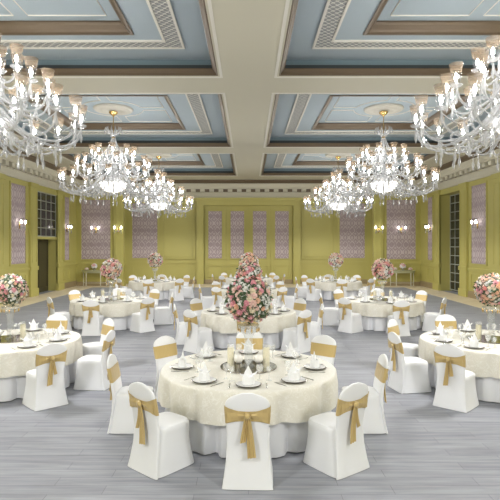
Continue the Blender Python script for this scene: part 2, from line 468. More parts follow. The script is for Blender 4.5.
for (y0, y1) in CYB:
    for s in (-1, 1):
        x0, x1 = sorted((s * CXI, s * CXO)); cx, cy = (x0 + x1) / 2, (y0 + y1) / 2
        tx, ty = 1.98, 1.98
        cf = MB()
        cf.box(x0 - CV, cx - tx, y0 - CV, y1 + CV, 6.46, 6.8).box(cx + tx, x1 + CV, y0 - CV, y1 + CV, 6.46, 6.8)
        cf.box(cx - tx, cx + tx, y0 - CV, cy - ty, 6.46, 6.8).box(cx - tx, cx + tx, cy + ty, y1 + CV, 6.46, 6.8)
        cf.box(cx - tx, cx + tx, cy - ty, cy + ty, 6.64, 6.8)
        c = cf.build('coffer', M['blue'], ceil, False)
        MB().rect_sweep(x0 - CV, x1 + CV, y0 - CV, y1 + CV, [(0, 6.205), (.012, 6.205), (.012, 6.34), (0, 6.34)]).build('dark_shade_strip', M['cove_shade_dark'], c, False)  # two strips paint the shade over the ledge, near-black then teal
        MB().rect_sweep(x0 - CV, x1 + CV, y0 - CV, y1 + CV, [(0, 6.34), (.010, 6.34), (.010, 6.462), (0, 6.462)]).build('teal_shade_strip', M['cove_shade_teal'], c, False)
        br = MB()
        br.rect_sweep(x0, x1, y0, y1, [(-.01, 6.085), (.025, 6.085), (.04, 6.10), (.04, 6.125), (.065, 6.14), (.10, 6.18), (.12, 6.19), (.12, 6.215), (-.01, 6.215)])
        br.rect_sweep(cx - tx, cx + tx, cy - ty, cy + ty, [(-.07, 6.455), (-.07, 6.435), (-.02, 6.43), (.03, 6.455), (.05, 6.5), (.11, 6.56), (.13, 6.6), (.13, 6.635), (0, 6.645), (-.01, 6.455)])
        br.build('bronze_moulding', M['bronze'], c, False)
        wl = MB()
        wl.rect_sweep(x0, x1, y0, y1, [(-.10, 6.07), (-.04, 6.07), (-.04, 6.085), (-.10, 6.085)])
        for ins in (.66, 1.01):
            wl.rect_sweep(x0, x1, y0, y1, [(ins, 6.465), (ins, 6.425), (ins + .05, 6.425), (ins + .05, 6.465)])
        # four line panels in the tray, inner corners cut by a ring round the medallion
        for qx in (-1, 1):
            for qy in (-1, 1):
                pts = [(qx * 1.62, qy * .16), (qx * 1.62, qy * 1.62), (qx * .14, qy * 1.62), (qx * .14, qy * .92)]
                for k in range(1, 8):
                    a = pi / 2 * (1 - k / 8.0)
                    a = R(81) + (R(10) - R(81)) * k / 8
                    pts.append((qx * .93 * cos(a), qy * .93 * sin(a)))
                pts.append((qx * .92, qy * .16)); pts.append(pts[0])
                wl.tube([(cx + p[0], cy + p[1], 6.635) for p in pts], .017, 4)
        wl.build('white_moulding', M['white'], c, False)
        fb = MB().rect_sweep(x0, x1, y0, y1, [(.71, 6.465), (.71, 6.445), (1.01, 6.445), (1.01, 6.465)])
        fb.build('fret_band', M['fret'], c, False)
        md = MB().lathe([(.0, 6.54), (.10, 6.54), (.16, 6.57), (.26, 6.575), (.30, 6.56), (.36, 6.56), (.40, 6.585), (.5, 6.585), (.54, 6.57), (.59, 6.58), (.62, 6.61), (.62, 6.645)], 40, (cx, cy, 0),
                        wave=lambda a, i, r, z: (.012 * cos(20 * a) if i in (3, 4, 7, 8) else 0, 0))
        md.build('ceiling_rose', M['rose_plaster'], c)
        MED.append((cx, cy))

# ------------------------------------------------------------------ chandeliers
ZC = 6.54
def build_chandelier(label, loc):
    root = thing('chandelier', label, 'chandelier', loc, 0, 'crystal chandeliers under the coffers')
    L = lambda pts: [(x, y, z - ZC) for x, y, z in pts]
    z = lambda v: v - ZC
    MB().lathe([(.0, 0), (.13, 0), (.14, -.03), (.10, -.08), (.04, -.12), (.02, -.16), (.0, -.16)], 20).build('canopy', M['brass'], root)
    MB().tube([(0, 0, -.14), (0, 0, z(5.7))], .014, 8).build('rod', M['brass'], root)
    cr = MB()
    cr.lathe([(.0, z(5.74)), (.08, z(5.74)), (.11, z(5.80)), (.06, z(5.86)), (0, z(5.86))], 16)
    for k in range(12):
        a = 2 * pi * k / 12; e = (cos(a), sin(a))
        cr.tube([(e[0] * r, e[1] * r, z(h)) for r, h in ((.06, 5.82), (.15, 5.84), (.22, 5.93), (.25, 6.0), (.22, 6.04), (.27, 5.95), (.28, 5.86))], [.02, .022, .02, .016, .012, .012, .02], 5)
    cr.build('crown', M['crystal'], root)
    MB().blob((0, 0, z(5.71)), .055, .055, .05).build('brass_ball', M['brass'], root)
    MB().lathe([(0, z(5.68)), (.03, z(5.68)), (.05, z(5.5)), (.03, z(5.4)), (.09, z(5.25)), (.05, z(5.1)), (.12, z(4.95)), (.13, z(4.8)), (.07, z(4.7)), (.2, z(4.55)), (.23, z(4.42)), (.1, z(4.3)), (.05, z(4.2)), (0, z(4.2))], 20).build('stem', M['crystal'], root)
    MB().lathe([(.0, z(3.97)), (.12, z(3.975)), (.25, z(4.02)), (.36, z(4.11)), (.43, z(4.24)), (.45, z(4.26)), (.41, z(4.24)), (.33, z(4.13)), (.0, z(4.0))], 32,
               wave=lambda a, i, r, zz: (.014 * cos(16 * a) * (r > .2), .012 * cos(16 * a) * (r > .4))).build('lower_bowl', M['bowl'], root)
    MB().lathe([(0, z(3.97)), (.03, z(3.95)), (.05, z(3.9)), (.03, z(3.85)), (.04, z(3.82)), (0, z(3.75))], 12).build('finial', M['crystal'], root)
    l = bpy.data.lights.new('added_floor_fill', 'SPOT'); l.energy = 270; l.spot_size = R(172); l.spot_blend = .25; l.shadow_soft_size = .4; l.color = (1, .98, .955)  # added downward spot below the bowl, lifts the floor and lower walls
    sp = bpy.data.objects.new('added_floor_fill', l); sp.location = (loc[0], loc[1], 3.62); COL.objects.link(sp)
    for k in range(10):
        place(CHM['string'], 'bead_string', root, (0, 0, 0), (0, 0, 2 * pi * k / 10))
    for (n, r0, key, off) in ((18, 1, 'low', 0.0), (14, 1, 'mid', .12), (9, 1, 'top', .05)):
        for k in range(n):
            a = 2 * pi * k / n + off
            arm = place(CHM[key], 'arm', root, (0, 0, 0), (0, 0, a))
            r, h = TIP[key]
            for nm, mk in (('shade', 'shade'), ('bulb', 'bulb'), ('drip_pan', 'pan'), ('crystal_drop', 'drop')):
                place(CHM[mk], nm, arm, (r, 0, z(h)))
    for (n, r, h, off) in ((18, 1.28, 3.90, 0.0), (14, .86, 4.40, .12), (18, .8, 4.05, 0.0), (12, 1.0, 3.88, pi / 12), (16, .52, 4.22, .1)):
        for k in range(n):
            a = 2 * pi * k / n + off
            place(CHM['drop'], 'crystal_drop', root, (r * cos(a), r * sin(a), z(h)))
    for (n, r, h, off) in ((16, .42, 4.62, .0), (14, .75, 4.52, .3), (9, .36, 5.0, .2)):
        for k in range(n):
            a = 2 * pi * k / n + off
            place(CHM['spire'], 'glass_spire', root, (r * cos(a), r * sin(a), z(h)))
    for k in range(12):
        place(CHM['scroll'], 'glass_scroll', root, (0, 0, 0), (0, 0, 2 * pi * (k + .5) / 12))
    for k in range(18):
        place(CHM['swag'], 'bead_swag', root, (0, 0, 0), (0, 0, 2 * pi * k / 18))
    return root
TIP = {'low': (1.6, 4.26), 'mid': (1.12, 4.72), 'top': (.66, 5.07)}
CHM = {}
def arm_mesh(pts, r):
    p = spline([(a, 0, h - ZC) for a, h in pts], 4); n = len(p)
    return MB().tube(p, [r * (1.15 - .35 * i / n) for i in range(n)], 6).mesh('arm', M['crystal'])
CHM['low'] = arm_mesh([(.16, 4.5), (.35, 4.5), (.62, 4.2), (.95, 3.98), (1.30, 3.92), (1.54, 4.04), (1.6, 4.26)], .024)
CHM['mid'] = arm_mesh([(.10, 4.82), (.3, 4.85), (.52, 4.58), (.8, 4.42), (1.03, 4.5), (1.12, 4.72)], .021)
CHM['top'] = arm_mesh([(.06, 5.1), (.2, 5.15), (.34, 4.97), (.5, 4.85), (.62, 4.92), (.66, 5.07)], .022)
CHM['scroll'] = arm_mesh([(.18, 4.38), (.4, 4.25), (.6, 3.98), (.82, 3.86), (1.02, 3.92), (1.06, 4.06), (.96, 4.12), (.9, 4.04)], .024)
CHM['string'] = MB().tube([(.05, 0, 5.70 - ZC), (.10, 0, 5.55 - ZC), (.19, 0, 5.35 - ZC), (.34, 0, 5.15 - ZC)], .016, 5).mesh('bead_string', M['crystal'])
a2 = 2 * pi / 18
CHM['swag'] = MB().tube([((1.6 - .10 * sin(pi * t / 8)) * cos(a2 * t / 8), (1.6 - .10 * sin(pi * t / 8)) * sin(a2 * t / 8), 4.22 - .2 * sin(pi * t / 8) - ZC) for t in range(9)], .010, 4).mesh('bead_swag', M['crystal'])
sh = MB(); sh.lathe([(.035, .02), (.048, .04), (.068, .12), (.082, .24)], 14)
sh.m = 1; sh.lathe([(.082, .24), (.092, .29), (.106, .36), (.100, .36), (.086, .29)], 14)
CHM['shade'] = sh.mesh('shade', [M['clear'], M['frost']])
CHM['bulb'] = MB().lathe([(0, .10), (.012, .105), (.022, .135), (.023, .155), (.016, .185), (.004, .215), (0, .215)], 8).mesh('bulb', M['bulb'])
CHM['pan'] = MB().lathe([(0, -.01), (.03, -.015), (.07, 0), (.10, .03), (.095, .035), (.05, .018), (0, .015)], 14).mesh('drip_pan', M['crystal'])
CHM['drop'] = MB().lathe([(0, -.01), (.008, -.02), (.008, -.09), (.026, -.15), (.03, -.18), (.018, -.23), (0, -.27)], 7).mesh('crystal_drop', M['crystal'])
CHM['spire'] = MB().lathe([(0, -.03), (.03, -.02), (.05, .03), (.02, .06), (.028, .12), (.012, .2), (.018, .25), (.004, .34), (0, .34)], 7).mesh('glass_spire', M['crystal'])
rows = ['nearest', 'middle', 'farthest']
for i, (cx, cy) in enumerate(MED):
    if i < 2: continue
    side = 'left' if i % 2 == 0 else 'right'; row = rows[(i - 2) // 2]
    lb = {'nearest': 'nearest large crystal chandelier on the %s, cut off by the photo edge',
          'middle': 'crystal chandelier of lit glass shades, second in the %s line',
          'farthest': 'smallest looking crystal chandelier, farthest of the %s line'}[row] % side
    build_chandelier(lb, (cx, cy, ZC))
for s in (-1, 1):                                       # the next pair of chandeliers behind the camera: their light only
    l = bpy.data.lights.new('chandelier_light', 'POINT'); l.energy = 500; l.shadow_soft_size = .6; l.color = (1, .98, .955)
    lo = bpy.data.objects.new('chandelier_light', l); lo.location = (s * 4.31, -.3, 4.7); COL.objects.link(lo)

# ------------------------------------------------------------------ wall sconces
SCM = {}
SCM['plate'] = MB().blob((0, .012, 0), .07, .016, .16).mesh('backplate', M['brass'])
def sc_arm(s): return MB().tube(spline([(0, 0, -.02), (s * .08, -.1, -.1), (s * .17, -.14, -.06), (s * .19, -.14, .04)], 4), .014, 6).mesh('arm', M['crystal'])
SCM['arm'] = [sc_arm(-1), sc_arm(1)]
SCM['shade'] = MB().lathe([(.03, .05), (.05, .1), (.07, .2), (.085, .27), (.08, .27), (.065, .2)], 12).mesh('shade', M['clear'])
SCM['bulb'] = MB().lathe([(0, .06), (.03, .08), (.045, .13), (.04, .18), (.015, .22), (0, .22)], 8).mesh('bulb', M['sbulb'])
SCM['drop'] = CHM['drop']
def sconce(label, loc, rz):
    t = thing('wall_sconce', label, 'wall lamp', loc, rz, 'two-armed wall sconces')
    place(SCM['plate'], 'backplate', t)
    for k, s in enumerate((-1, 1)):
        a = place(SCM['arm'][k], 'arm', t)
        place(SCM['shade'], 'shade', a, (s * .19, -.14, .0)); place(SCM['bulb'], 'bulb', a, (s * .19, -.14, .0))
        place(SCM['drop'], 'crystal_drop', a, (s * .19, -.14, .04))
ZS = 3.12
for s, nm, rz in ((-1, 'left', pi / 2), (1, 'right', -pi / 2)):
    sconce('lit two-armed sconce on the damask panel nearest along the %s wall' % nm, (s * (WX - .05), 21.0, ZS), rz)
    sconce('lit two-armed sconce on the narrow damask panel of the %s wall' % nm, (s * (WX - .05), 26.5, ZS), rz)
    sconce('lit sconce on the wide damask panel above the %s console table' % nm, (s * 8.54, RY - .05, ZS), 0)
    sconce('lit sconce on the corner pilaster beside the %s console table' % nm, (s * 7.24, RY - .19, ZS), 0)

# ------------------------------------------------------------------ flowers
def rose_mb():
    m = MB(); rnd = random.Random(3)
    m.blob((0, 0, .55), .34, .34, .42, 7, 4)
    for (n, r, h, tilt, w) in ((5, .42, .78, .12, .62), (6, .68, .62, .45, .74), (7, .92, .36, .8, .78)):
        for k in range(n):
            a = 2 * pi * k / n + n * .7 + rnd.uniform(-.15, .15)
            ring = []
            for i in range(4):
                t = i / 3.0
                rr = r * (.25 + .75 * t ** .7) + tilt * .1 * t * t; zz = h * (t ** 1.3) - (tilt * .12 * t ** 3)
                ww = w * (.35 + .9 * t - .45 * t ** 3) * .5
                ring.append([(rr * cos(a) - q * ww * sin(a) - .12 * q * q * cos(a), rr * sin(a) + q * ww * cos(a) - .12 * q * q * sin(a), zz - .06 * q * q * t) for q in (-1, -.4, .4, 1)])
            m.loft(ring, False, False, closed=False)
    return m
RMB = rose_mb()
ROSE_ME = [RMB.mesh('rose', mt) for mt in ROSE]
def leaf_core(rad, squash=1.0, nleaf=160, seed=1):
    rnd = random.Random(seed); m = MB()
    m.blob((0, 0, 0), rad * .86, rad * .86, rad * .86 * squash, 18, 12)
    for k in range(nleaf):
        zz = rnd.uniform(-1, 1); a = rnd.uniform(0, 2 * pi); q = math.sqrt(1 - zz * zz)
        d = Vector((q * cos(a), q * sin(a), zz)); t = d.orthogonal().normalized(); t.rotate(Matrix.Rotation(rnd.uniform(0, 6.28), 3, d))
        b = d.cross(t); p = d * rad * .84; L = rad * rnd.uniform(.2, .3)
        tip = p + d * L * .55 + t * L; mid = p + d * L * .35 + t * L * .5
        m.add([p, mid + b * L * .22, tip, mid - b * L * .22], [(0, 1, 2, 3)])
    return m
def directions(n):
    return [Vector((math.sqrt(1 - zz * zz) * cos(i * 2.39996), math.sqrt(1 - zz * zz) * sin(i * 2.39996), zz)) for i in range(n) for zz in [1 - 2 * (i + .5) / n]]
def flower_ball(label, loc, rad, n_rose, individual, weights, seed, group='flower balls on the tables'):
    rnd = random.Random(seed)
    t = thing('flower_ball', label, 'flower arrangement', loc, 0, group)
    leaf_core(rad, 1, 170, seed).build('foliage', M['leaf'], t, False)['kind'] = 'stuff'
    eye = (Vector((0, 0, CH)) - Vector(loc)).normalized()
    size = rad * math.sqrt(4.0 / n_rose) * (.98 if individual else 1.16)
    ds = sorted(directions(n_rose), key=lambda d: -d.dot(eye))
    rest = MB()
    for i, d in enumerate(ds):
        if d.z < -.93: continue
        d = (d + Vector((rnd.uniform(-1, 1), rnd.uniform(-1, 1), rnd.uniform(-1, 1))) * .05).normalized()
        s = size * rnd.uniform(.72, 1.12); c = rnd.choices(range(6), weights)[0]
        p = d * (rad * rnd.uniform(.80, .88))
        rot = d.to_track_quat('Z', 'Y')
        if i < individual:
            o = place(ROSE_ME[c], 'rose', t, p, None, s); o.rotation_mode = 'QUATERNION'; o.rotation_quaternion = rot
        else:
            rest.merge(RMB, Matrix.Translation(p) @ rot.to_matrix().to_4x4() @ Matrix.Scale(s, 4), c)
    if rest.f: rest.build('roses', ROSE, t)['kind'] = 'stuff'
    return t

# ------------------------------------------------------------------ table things, one of each kind
RT, HT = 1.085, .735
PROTO = {}
def lay(mb_parts, name):
    """a hidden-nowhere source: dict of meshes for a thing's parts"""
    PROTO[name] = mb_parts
def inst(name, label, cat, loc, rz=0.0, group=None):
    parts = PROTO[name]
    if len(parts) == 1 and parts[0][0] is None:
        o = place(parts[0][1], name, None, loc, (0, 0, rz)); return tag(o, label, cat, group)
    t = thing(name, label, cat, loc, rz, group)
    made = {}
    for (pn, me, par) in parts:
        o = place(me, pn, made.get(par, t)); made[pn] = o
    return t

# chair: local +y faces the table
def sup(hx, hy, cx, cy, z, n=28, p=.5):
    out = []
    for j in range(n):
        a = 2 * pi * j / n
        out.append((cx + hx * math.copysign(abs(cos(a)) ** p, cos(a)), cy + hy * math.copysign(abs(sin(a)) ** p, sin(a)), z))
    return out
seat = MB()
rings = []
for (z, hw, y0, y1, p) in ((.008, .243, -.268, .272, .28), (.03, .240, -.264, .268, .28), (.15, .222, -.238, .248, .32), (.30, .208, -.214, .236, .38), (.40, .208, -.2, .236, .42), (.44, .211, -.2, .24, .45), (.462, .203, -.19, .232, .5), (.475, .17, -.16, .2, .55), (.48, .09, -.09, .11, .7)):
    rings.append(sup(hw, (y1 - y0) / 2, 0, (y0 + y1) / 2, z, 32, p))
seat.loft(rings)
def back_at(z):
    T = ((.006, -.256, .241, .020), (.10, -.236, .224, .020), (.25, -.212, .206, .020), (.42, -.198, .196, .028), (.5, -.207, .196, .030), (.62, -.226, .205, .024), (.72, -.247, .212, .022), (.79, -.262, .212, .022), (.835, -.271, .202, .021), (.868, -.277, .168, .019), (.893, -.282, .115, .017), (.912, -.286, .05, .013))
    for i in range(len(T) - 1):
        if z <= T[i + 1][0] or i == len(T) - 2:
            f = min(max((z - T[i][0]) / (T[i + 1][0] - T[i][0]), 0), 1)
            return tuple(T[i][k] + (T[i + 1][k] - T[i][k]) * f for k in (1, 2, 3))
back = MB()
zs = [.006, .05, .10, .18, .25, .34, .42, .5, .56, .62, .68, .74, .79, .82, .845, .865, .885, .90, .912]
back.loft([sup(back_at(z)[1], back_at(z)[2], 0, back_at(z)[0], z, 32, .55) for z in zs])
band = MB(); rings = [[], [], [], [], []]
n = 40
for j in range(n):
    a = 2 * pi * j / n
    rear = max(0.0, -sin(a)) ** .5 * max(0.0, 1 - abs(cos(a)) ** 1.3)       # 1 in the middle of the rear face
    zc, hh = .70 - .01 * rear, .088 * (1 - .48 * rear)
    for i, q in enumerate((-1, -.5, 0, .5, 1)):
        z = zc + q * hh; yc, hw, th = back_at(z); e = .007 + .004 * cos(q * 5 + j) * rear
        rings[i].append(((hw + e) * math.copysign(abs(cos(a)) ** .55, cos(a)), yc + (th + e) * math.copysign(abs(sin(a)) ** .55, sin(a)), z))
band.loft(rings, False, False)
def loop_mb(s):
    m = MB(); yb = back_at(.7)[0] - .035
    rr = []
    for i in range(7):
        t = i / 6.0; x = s * (.012 + .178 * t); h = .017 + .058 * t ** 1.15; zc = .70 + .004 * t
        th = .010 + .012 * sin(pi * min(t * 1.15, 1))
        rr.append([(x, yb + .010 + th * .7 * cos(2 * pi * k / 12) + .005 * cos(2.5 * k), zc + h * (1 + .05 * cos(6 * pi * k / 12)) * sin(2 * pi * k / 12) * (1 if i < 6 else .95)) for k in range(12)])
    return m.loft(rr)
def tail_mb(s, L, w):
    m = MB(); yb = back_at(.7)[0] - .045; rr = []
    for i in range(9):
        t = i / 8.0; z = .69 - L * t; x0 = s * (.008 + .034 * t); ww = .017 + (w - .017) * t ** .6
        y = min(yb + .012 * sin(3 * t), back_at(max(z, .05))[0] - back_at(max(z, .05))[2] - .012)
        prof = [(x0 + ww * q, y - .007 * cos(q * 7 + s) - .004, z + .006 * q * (i == 8)) for q in (-1, -.6, -.2, .2, .6, 1)]
        rr.append(prof + [(p[0], p[1] + .005, p[2]) for p in reversed(prof)])
    return m.loft(rr)
knot = MB().blob((0, back_at(.7)[0] - .05, .70), .032, .026, .034, 10, 6)
sash_me = band.mesh('sash', M['gold'])
chair_parts = [('seat', seat.mesh('seat', M['spandex']), None), ('backrest', back.mesh('backrest', M['spandex']), None), ('sash', sash_me, None),
    ('bow_knot', knot.mesh('bow_knot', M['gold']), 'sash'), ('bow_loop', loop_mb(-1).mesh('bow_loop', M['gold']), 'sash'), ('bow_loop', loop_mb(1).mesh('bow_loop', M['gold']), 'sash')]
chair_a = chair_parts + [('sash_tail', tail_mb(-1, .36, .036).mesh('sash_tail', M['gold']), 'sash'), ('sash_tail', tail_mb(1, .22, .026).mesh('sash_tail', M['gold']), 'sash')]
chair_b = chair_parts + [('sash_tail', tail_mb(-1, .24, .028).mesh('sash_tail', M['gold']), 'sash'), ('sash_tail', tail_mb(1, .38, .040).mesh('sash_tail', M['gold']), 'sash')]

# tables
def skirt_wave(seed):
    r = random.Random(seed); ph = [r.uniform(0, 6.28) for _ in range(3)]
    def f(a, i, rr, z):
        k = (0, 0, .1, .3, .5, 1, 1)[min(i, 6)]
        c = cos(14 * a + ph[0] + .5 * sin(3 * a + ph[1])); w = .028 - .105 * max(0, -c) ** 3 + .010 * cos(33 * a + ph[2])
        return (w * k, 0)
    return f
def overlay_wave(seed):
    r = random.Random(seed); ph = [r.uniform(0, 6.28) for _ in range(3)]
    def f(a, i, rr, z):
        k = (0, 0, 0, 0, .05, .25, .6, .85, 1)[min(i, 8)]
        c = cos(13 * a + ph[0] + .8 * sin(2 * a + ph[1])); w = .016 - .066 * max(0, -c) ** 2 + .006 * cos(23 * a + ph[2])
        return (w * k, -.012 * cos(5 * a + ph[1]) * (i >= 7))
    return f
def make_table(label, cloth_label, loc, seed):
    t = thing('banquet_table', label, 'table', loc, 0, 'round banquet tables')
    MB().lathe([(0, .70), (1.07, .70), (1.075, .705), (1.075, .722), (1.07, .727), (0, .727)], 48).build('tabletop', M['wood'], t)
    MB().lathe([(1.074, .729), (1.074, .70), (1.03, .62), (1.005, .45), (1.01, .37), (1.03, .15), (1.03, .016)], 170, wave=skirt_wave(seed)).build('skirt', M['skirt'], t)
    for k in range(4):
        a = pi / 4 + k * pi / 2
        MB().tube([(.6 * cos(a), .6 * sin(a), 0), (.6 * cos(a), .6 * sin(a), .70)], .02, 8).build('leg', M['pewter'], t)
    c = MB().lathe([(0, HT - .002), (.6, HT - .002), (1.07, HT - .002), (1.094, HT - .004), (1.107, HT - .016), (1.113, HT - .05), (1.119, .62), (1.118, .48), (1.118, .385)], 150, wave=overlay_wave(seed)).build('tablecloth', M['ivory'])
    c.location = loc
    tag(c, cloth_label, 'tablecloth', 'ivory tablecloths')

# place setting pieces
ch1 = MB().lathe([(0, 0), (.10, 0), (.142, .012), (.148, .016), (.143, .018), (.125, .010), (0, .008)], 32)
ch2 = MB().lathe([(0, .0105), (.09, .0105), (.133, .0195), (.136, .0225), (.130, .0225), (.09, .0145), (0, .0145)], 28)
lay([('charger', ch1.mesh('charger', M['pewter']), None), ('plate', ch2.mesh('plate', M['china']), None)], 'charger_plate')
nk = MB()
nk.loft([[(r * cos(2 * pi * k / 8 + pi / 8) * 1.3, r * sin(2 * pi * k / 8 + pi / 8) * 1.0, z) for k in range(8)] for r, z in ((.052, 0), (.058, .01), (.054, .07), (.050, .09), (.044, .095))])
for (dx, top, w) in ((0, .20, .058),):
    nk.loft([[(dx + w, .012, .085), (dx, .034, .085), (dx - w, .012, .085), (dx, -.026, .085)], [(dx * 1.2 + w * .8, .012, .125), (dx * 1.2, .024, .125), (dx * 1.2 - w * .8, .012, .125), (dx * 1.2, -.012, .125)], [(dx * 1.6 + .003, .01, top), (dx * 1.6, .013, top), (dx * 1.6 - .003, .01, top), (dx * 1.6, .007, top)]])
for s in (-1, 1):
    nk.loft([[(s * .035, -.03, .082), (s * .035, .03, .082), (s * .04, .03, .105), (s * .04, -.03, .105)], [(s * .075, -.02, .10), (s * .075, .02, .10), (s * .075, .015, .112), (s * .075, -.015, .112)], [(s * .105, -.004, .128), (s * .105, .004, .128), (s * .105, .004, .132), (s * .105, -.004, .132)]])
lay([(None, nk.mesh('folded_napkin', M['linen'], False), None)], 'folded_napkin')
def goblet(r, stem, bowl):
    b = MB().lathe([(.0, stem), (.012, stem + .004), (r * .8, stem + bowl * .3), (r, stem + bowl * .6), (r * .85, stem + bowl), (r * .82, stem + bowl), (r * .95, stem + bowl * .6), (r * .75, stem + bowl * .32), (0, stem + .012)], 14)
    s = MB().lathe([(0, .004), (.006, .004), (.0045, stem * .5), (.008, stem), (0, stem)], 8)
    f = MB().lathe([(0, 0), (.034, 0), (.034, .003), (.012, .006), (0, .006)], 14)
    return [('bowl', b.mesh('bowl', M['table_glass']), None), ('stem', s.mesh('stem', M['table_glass']), None), ('foot', f.mesh('foot', M['table_glass']), None)]
lay(goblet(.042, .075, .10), 'water_goblet'); lay(goblet(.031, .085, .075), 'wine_glass')
lay([('handle', MB().tube([(0, -.10, .003), (0, -.03, .003), (0, .03, .004)], [.006, .005, .003], 6, True, .4).mesh('handle', M['silver']), None),
     ('tines', MB().box(-.011, .011, .03, .06, .003, .0055).box(-.011, -.007, .06, .10, .003, .0055).box(-.002, .002, .06, .10, .003, .0055).box(.007, .011, .06, .10, .003, .0055).mesh('tines', M['silver'], False), None)], 'fork')
lay([('handle', MB().tube([(0, -.11, .003), (0, 0, .003)], [.007, .006], 6, True, .4).mesh('handle', M['silver']), None),
     ('blade', MB().box(-.004, .009, 0, .11, .002, .004).mesh('blade', M['silver'], False), None)], 'knife')
# centre pieces
lay([('glass', MB().lathe([(0, 0), (.35, 0), (.352, .006), (.35, .012), (0, .012)], 48).mesh('glass', M['mirror']), None)], 'mirror_tray')
PROTO['mirror_tray'] = [('mirror', PROTO['mirror_tray'][0][1], None), ('rim', MB().lathe([(.351, .001), (.358, .001), (.358, .014), (.351, .014)], 48).mesh('rim', M['pewter']), None)]
vz = [('foot', MB().lathe([(0, 0), (.085, 0), (.085, .012), (.05, .03), (0, .03)], 24).mesh('foot', M['vase']), None),
      ('column', MB().lathe([(.0, .03), (.05, .03), (.058, .06), (.05, .2), (.052, .36), (.075, .42), (.0, .42)], 24).mesh('column', M['vase']), None),
      ('bowl', MB().lathe([(.0, .42), (.08, .42), (.12, .44), (.14, .53), (.135, .53), (.115, .445), (.0, .43)], 28).mesh('bowl', M['vase']), None)]
vz_drop = MB().lathe([(0, -.02), (.009, -.04), (.011, -.06), (0, -.09)], 6).mesh('crystal_drop', M['brass'])
lay(vz, 'vase_stand')
lay([('wax', MB().lathe([(0, 0), (.042, 0), (.042, .235), (.038, .24), (0, .236)], 18).mesh('wax', M['wax']), None),
     ('glass_sleeve', MB().lathe([(.050, 0), (.050, .285), (.048, .285), (.048, 0)], 18).mesh('glass_sleeve', M['sleeve']), None),
     ('wick', MB().tube([(0, 0, .236), (.002, 0, .252)], .002, 5).mesh('wick', M['leaf']), None)], 'pillar_candle')
lay([('base', MB().lathe([(0, 0), (.032, 0), (.028, .02), (.022, .05), (.034, .066), (0, .066)], 14).mesh('base', M['pewter']), None),
     ('globe', MB().lathe([(0, .066), (.025, .067), (.05, .09), (.056, .118), (.048, .148), (.03, .165), (.026, .163), (0, .15)], 16).mesh('globe', M['globe']), None)], 'globe_candle_holder')

# ------------------------------------------------------------------ the tables with everything on and round them
POS = {0: 'near side', 45: 'near right', 90: 'right side', 135: 'far right', 180: 'far side', 225: 'far left', 270: 'left side', 315: 'near left'}
def bucket(a): return POS[int(round((a % 360) / 45.0)) % 8 * 45]
EV = [0, 45, 90, 135, 180, 225, 270, 315]
TL = [0, 47, 100, 145, 188, 235, 309]
# name, X, Y, chair angles, detail level, flower radius, n roses, individual roses, colour weights, long name of the table
TABLES = [
    ('nearest middle table', 0.0, 6.37, [0, 38, 86, 135, 180, 225, 272, 323], 3, .32, 210, 100, (5, 5, 7, 4, 3, 2)),
    ('second middle table', 0, 11.85, [0, 46, 84, 128, 180, 232, 276, 314], 2, .33, 180, 100, (5, 4, 5, 3, 2, 3)),
    ('third middle table', 0, 17.8, [0, 40, 86, 135, 180, 225, 274, 320], 1, .36, 140, 0, (1, 5, 4, 6, 5, 1)),
    ('farthest middle table', 0, 23.7, EV, 1, .33, 120, 0, (1, 4, 4, 6, 4, 1)),
    ('nearest left table', -3.93, 8.25, [42, 82, 131, 178, 222], 3, .275, 190, 100, (3, 4, 6, 5, 3, 1)),
    ('middle left table', -3.93, 14.3, TL, 2, .31, 150, 0, (2, 5, 5, 4, 3, 1)),
    ('farthest left table', -4.06, 21.7, EV, 1, .33, 120, 0, (2, 4, 6, 4, 2, 1)),
    ('nearest right table', 3.98, 8.2, [360 - a for a in (42, 82, 131, 178, 222)], 3, .285, 190, 100, (2, 5, 5, 4, 6, 1)),
    ('middle right table', 3.8, 14.2, [(360 - a) % 360 for a in TL], 2, .31, 150, 0, (3, 6, 5, 3, 2, 1)),
    ('farthest right table', 3.78, 21.7, EV, 1, .33, 120, 0, (2, 5, 5, 4, 3, 1)),
]
SEATS8 = EV
